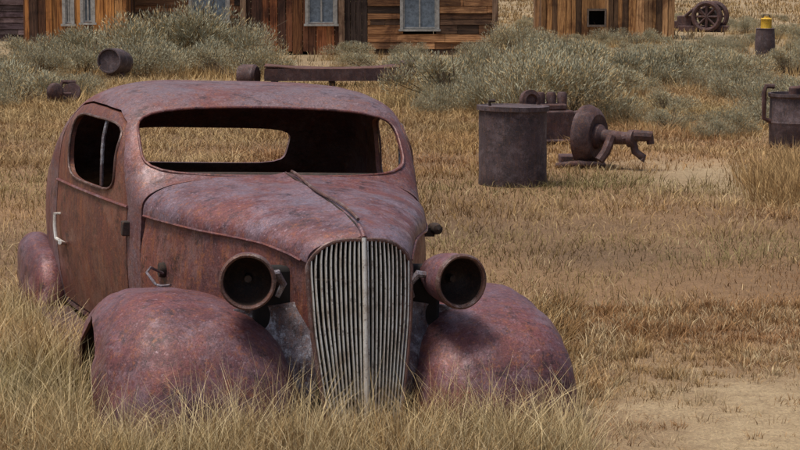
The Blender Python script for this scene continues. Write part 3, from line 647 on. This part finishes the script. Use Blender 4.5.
mb = MB(); mb.box((-.75,-.35,.0),(.8,-.25,.2)); mb.box((-.75,.25,.0),(.8,.35,.2)); mb.box((-.8,-.3,.1),(-.3,.3,.52)); mb.box((-.98,-.2,.1),(-.8,.2,.35)); mb.tube([(-.5,-.35,.5),(-.2,-.38,.75),(.2,-.4,.55)], .06, 8); mb.build('base_frame', M_scrap, t, bevel=.02)

# ------------------------------------------------------------------ buildings
def intervals(a, b, cuts):
    segs = [(a, b)]
    for (c, d) in cuts:
        ns = []
        for (p, q) in segs:
            if d <= p or c >= q: ns.append((p, q)); continue
            if c > p: ns.append((p, c))
            if d < q: ns.append((d, q))
        segs = ns
    return segs
def wallm(o, dx, n):
    dx = Vector(dx); n = Vector(n)
    return Matrix(((dx.x, n.x, 0, o[0]), (dx.y, n.y, 0, o[1]), (0, 0, 1, o[2]), (0, 0, 0, 1)))
def wall(parent, o, dx, n, a0, a1, top, orient, bw, opens, pal, name='wall'):
    mb = MB(); M = wallm(o, dx, n)
    if orient == 'v':
        x = a0; edges = sorted([c[0] for c in opens]+[c[1] for c in opens]+[a1])
        while x < a1-.005:
            nx_ = [e_ for e_ in edges if e_ > x+.001][0]
            w_ = bw*random.uniform(.55, 1.4); x2 = min(x+w_, nx_)
            if nx_-x2 < .04: x2 = nx_
            h = top((x+x2)/2)+random.uniform(-.03, .02); cuts = [(c[2], c[3]) for c in opens if c[0] < x2-.001 and c[1] > x+.001]
            col = np.array(random.choice(pal))*random.uniform(.5, 1.45); d = random.uniform(-.012, .014); b0 = random.choice([0, 0, .02, .08])
            gp = random.choice([.003, .004, .012])
            for (z0, z1) in intervals(b0, h, cuts): mb.box((x+gp, -.03, z0), (x2-.003, d, z1), col, M)
            x = x2
    else:
        z = .0
        mx = max(top(a0+(a1-a0)*i/20) for i in range(21))
        while z < mx:
            h = bw*random.uniform(.75, 1.25); z2 = z+h
            xs_ = [a0+(a1-a0)*i/200 for i in range(201) if top(a0+(a1-a0)*i/200) >= (z+z2)/2]
            if not xs_: break
            lo_, hi = xs_[0], xs_[-1]; cuts = [(c[0], c[1]) for c in opens if c[2] < z2-.01 and c[3] > z+.01]
            js = [random.uniform(lo_, hi) for _ in range(2)]; cuts += [(j-.004, j+.004) for j in js]
            for (p, q) in intervals(lo_, hi, cuts):
                col = np.array(random.choice(pal))*random.uniform(.45, 1.5); d = random.uniform(-.008, .012); tl = random.uniform(-.006, .006)
                mb.add([(p,-.03,z+.004+tl),(q,-.03,z+.004-tl),(q,d+.014,z+.004-tl),(p,d+.014,z+.004+tl),(p,-.03,z2-.004),(q,-.03,z2-.004),(q,d-.006,z2-.004),(p,d-.006,z2-.004)],
                       [(0,3,2,1),(4,5,6,7),(0,1,5,4),(1,2,6,5),(2,3,7,6),(3,0,4,7)], col, M)
            z = z2
    return mb.build(name, M_woodz if orient == 'v' else M_woodx, parent, smooth=False)
def window(parent, o, dx, n, x0, x1, z0, z1, rows=2, fm=None):
    M = wallm(o, dx, n); fm = fm or M_wframe
    mb = MB(); t = .07
    mb.box((x0-t,-.02,z0-.01),(x0,.03,z1+t),M=M); mb.box((x1,-.02,z0-.01),(x1+t,.03,z1+t),M=M); mb.box((x0,-.02,z1),(x1,.028,z1+t),M=M)
    w_ = mb.build('window', fm, parent, smooth=False)
    mb = MB(); mb.box((x0-t-.03,-.02,z0-.06),(x1+t+.03,.06,z0-.012),M=M); mb.build('sill', fm, w_, smooth=False)
    mb = MB(); xm = (x0+x1)/2; s = .035
    mb.box((x0,-.05,z0-.008),(x0+s,-.01,z1),M=M); mb.box((x1-s,-.05,z0-.008),(x1,-.01,z1),M=M); mb.box((xm-s/2,-.05,z0),(xm+s/2,-.011,z1),M=M)
    for k in range(rows+1):
        zz = z0+(z1-z0-s)*k/rows; mb.box((x0+s,-.05,zz),(xm-s/2,-.012,zz+s),M=M); mb.box((xm+s/2,-.05,zz),(x1-s,-.012,zz+s),M=M)
    mb.build('sash', fm, w_, smooth=False)
    mb = MB(); mb.box((x0-.03,-.068,z0-.03),(x1+.03,-.054,z1+.03),M=M); mb.build('pane', M_glass, w_, smooth=False)
def roof(parent, x0, x1, y0, y1, eave, ridge, along='x', ov=.35):
    mb = MB()
    if along == 'x':
        ym = (y0+y1)/2; k = (ridge-eave)/(ym-y0); e = eave-k*ov
        V = [(x0-ov,y0-ov,e),(x1+ov,y0-ov,e),(x1+ov,ym,ridge),(x0-ov,ym,ridge),(x0-ov,y1+ov,e),(x1+ov,y1+ov,e)]
        mb.add(V, [(0,1,2,3),(3,2,5,4)])
    else:
        xm = (x0+x1)/2; k = (ridge-eave)/(xm-x0); e = eave-k*ov
        V = [(x0-ov,y0-ov,e),(x0-ov,y1+ov,e),(xm,y1+ov,ridge),(xm,y0-ov,ridge),(x1+ov,y0-ov,e),(x1+ov,y1+ov,e)]
        mb.add(V, [(0,1,2,3),(3,2,5,4)])
    o = mb.build('roof', M_shake, parent, smooth=False); s = o.modifiers.new('s','SOLIDIFY'); s.thickness = .08; s.offset = 1; return o
brown = [(.26,.12,.052),(.17,.08,.04),(.33,.16,.07),(.09,.05,.03)]; redb = [(.34,.12,.045),(.21,.08,.035),(.42,.17,.06),(.10,.045,.028)]
orng = [(.62,.28,.08),(.50,.21,.06),(.26,.11,.05),(.70,.36,.13),(.12,.06,.035)]
H0 = empty('wooden_house', (-6.2, 46, 0), 0); tag(H0, 'long weathered brown board house with pale sash windows behind the car', 'house')
Wm = 8.43; D = 5.5; E = 3.0; flt = lambda x: E
F = ((0,0,0),(1,0,0),(0,-1,0))
w1 = (1.44,2.24,.79,2.1); w2 = (4.10,4.70,.72,2.1); w3 = (6.27,7.03,.60,2.1); dr = (4.93,5.46,.05,2.2)
wall(H0, *F, 0, 2.6, flt, 'h', .16, [w1], brown)
wall(H0, *F, 2.62, 4.85, flt, 'v', .20, [w2], redb)
wall(H0, *F, 4.87, Wm, flt, 'h', .17, [w3, dr], [(.42,.20,.08),(.28,.13,.055),(.48,.25,.11),(.12,.065,.035)])
wall(H0, (Wm,0,0),(0,1,0),(1,0,0), 0, D, lambda x: E+1.6*(1-abs(x-D/2)/(D/2)), 'h', .17, [], brown)
wall(H0, (0,0,0),(0,1,0),(-1,0,0), 0, D, lambda x: E+1.6*(1-abs(x-D/2)/(D/2)), 'h', .17, [], brown)
wall(H0, (0,D,0),(1,0,0),(0,1,0), 0, Wm, flt, 'h', .17, [], brown)
for w_ in (w1, w2, w3): window(H0, *F, *w_)
mb = MB()
for k in range(4): mb.box((4.94+.13*k,-.0,.06),(5.06+.13*k,.045,2.18),(.07,.045,.035))
mb.build('door', M_woodz, H0, smooth=False)
for x in (-.02, 2.55, 4.80, Wm-.12):
    mb = MB(); mb.box((x,-.075,0),(x+.13,-.022,E),(.34,.22,.14)); mb.build('corner_board', M_woodz, H0, smooth=False)
roof(H0, 0, Wm, 0, D, E, E+1.6)
B0 = empty('wooden_barn', (-8.35, 44.6, 0), 0); tag(B0, 'orange brown upright board barn at the left of the long house', 'barn')
a1 = (.93,1.06,.75,1.9); a2 = (1.33,1.52,.78,1.9)
btop = lambda x: 2.6+1.0*(1-abs(x-1.14)/1.14)
wall(B0, *F, 0, 2.28, btop, 'v', .19, [a1, a2], orng)
wall(B0, (2.28,0,0),(0,1,0),(1,0,0), 0, 4, lambda x: 2.6, 'v', .19, [], orng); wall(B0, (0,0,0),(0,1,0),(-1,0,0), 0, 4, lambda x: 2.6, 'v', .19, [], orng)
wall(B0, (0,4,0),(1,0,0),(0,1,0), 0, 2.28, btop, 'v', .19, [], orng)
for a in (a1, a2): window(B0, *F, *a)
roof(B0, 0, 2.28, 0, 4, 2.6, 3.6, 'y', .25)
C0 = empty('faded_cabin', (-13.6, 56, 0), 0); tag(C0, 'faded purple grey cabin cut off at the upper left edge', 'cabin')
purp = [(.16,.10,.11),(.12,.08,.09),(.2,.14,.14)]
wall(C0, *F, 0, 3.45, lambda x: 2.8, 'h', .18, [], purp); wall(C0, (3.45,0,0),(0,1,0),(1,0,0), 0, 4, lambda x: 2.8+1.2*(1-abs(x-2)/2), 'h', .18, [], purp)
wall(C0, (0,0,0),(0,1,0),(-1,0,0), 0, 4, lambda x: 2.8+1.2*(1-abs(x-2)/2), 'h', .18, [], purp); wall(C0, (0,4,0),(1,0,0),(0,1,0), 0, 3.45, lambda x: 2.8, 'h', .18, [], purp)
roof(C0, 0, 3.45, 0, 4, 2.8, 4.0)
S0 = empty('board_shed', (4.05, 57.5, 0), 0); tag(S0, 'small light brown upright board shed with one dark opening at the upper right', 'shed')
so = (1.35,1.80,.42,.82); lb = [(.52,.28,.11),(.40,.21,.08),(.58,.34,.16),(.16,.09,.045)]
stop = lambda x: 2.2+.9*(1-abs(x-1.9)/1.9)
wall(S0, *F, 0, 3.8, stop, 'v', .17, [so], lb)
wall(S0, (3.8,0,0),(0,1,0),(1,0,0), 0, 3.5, lambda x: 2.2, 'v', .17, [], lb); wall(S0, (0,0,0),(0,1,0),(-1,0,0), 0, 3.5, lambda x: 2.2, 'v', .17, [], lb)
wall(S0, (0,3.5,0),(1,0,0),(0,1,0), 0, 3.8, stop, 'v', .17, [], lb)
mb = MB(); mb.box((1.30,-.02,.36),(1.35,.04,.88),M=wallm(*F)); mb.box((1.80,-.02,.36),(1.85,.04,.88),M=wallm(*F)); mb.box((1.35,-.02,.82),(1.80,.039,.88),M=wallm(*F)); mb.box((1.35,-.02,.36),(1.80,.039,.42),M=wallm(*F)); mb.build('opening_frame', M_shake, S0, smooth=False)
mb = MB(); mb.box((1.2,.5,.2),(1.95,.52,1.0)); mb.build('dark_backing', M_black, S0, smooth=False)  # floating black panel stands in for the dark inside of the shed
roof(S0, 0, 3.8, 0, 3.5, 2.2, 3.1, 'y', .25)
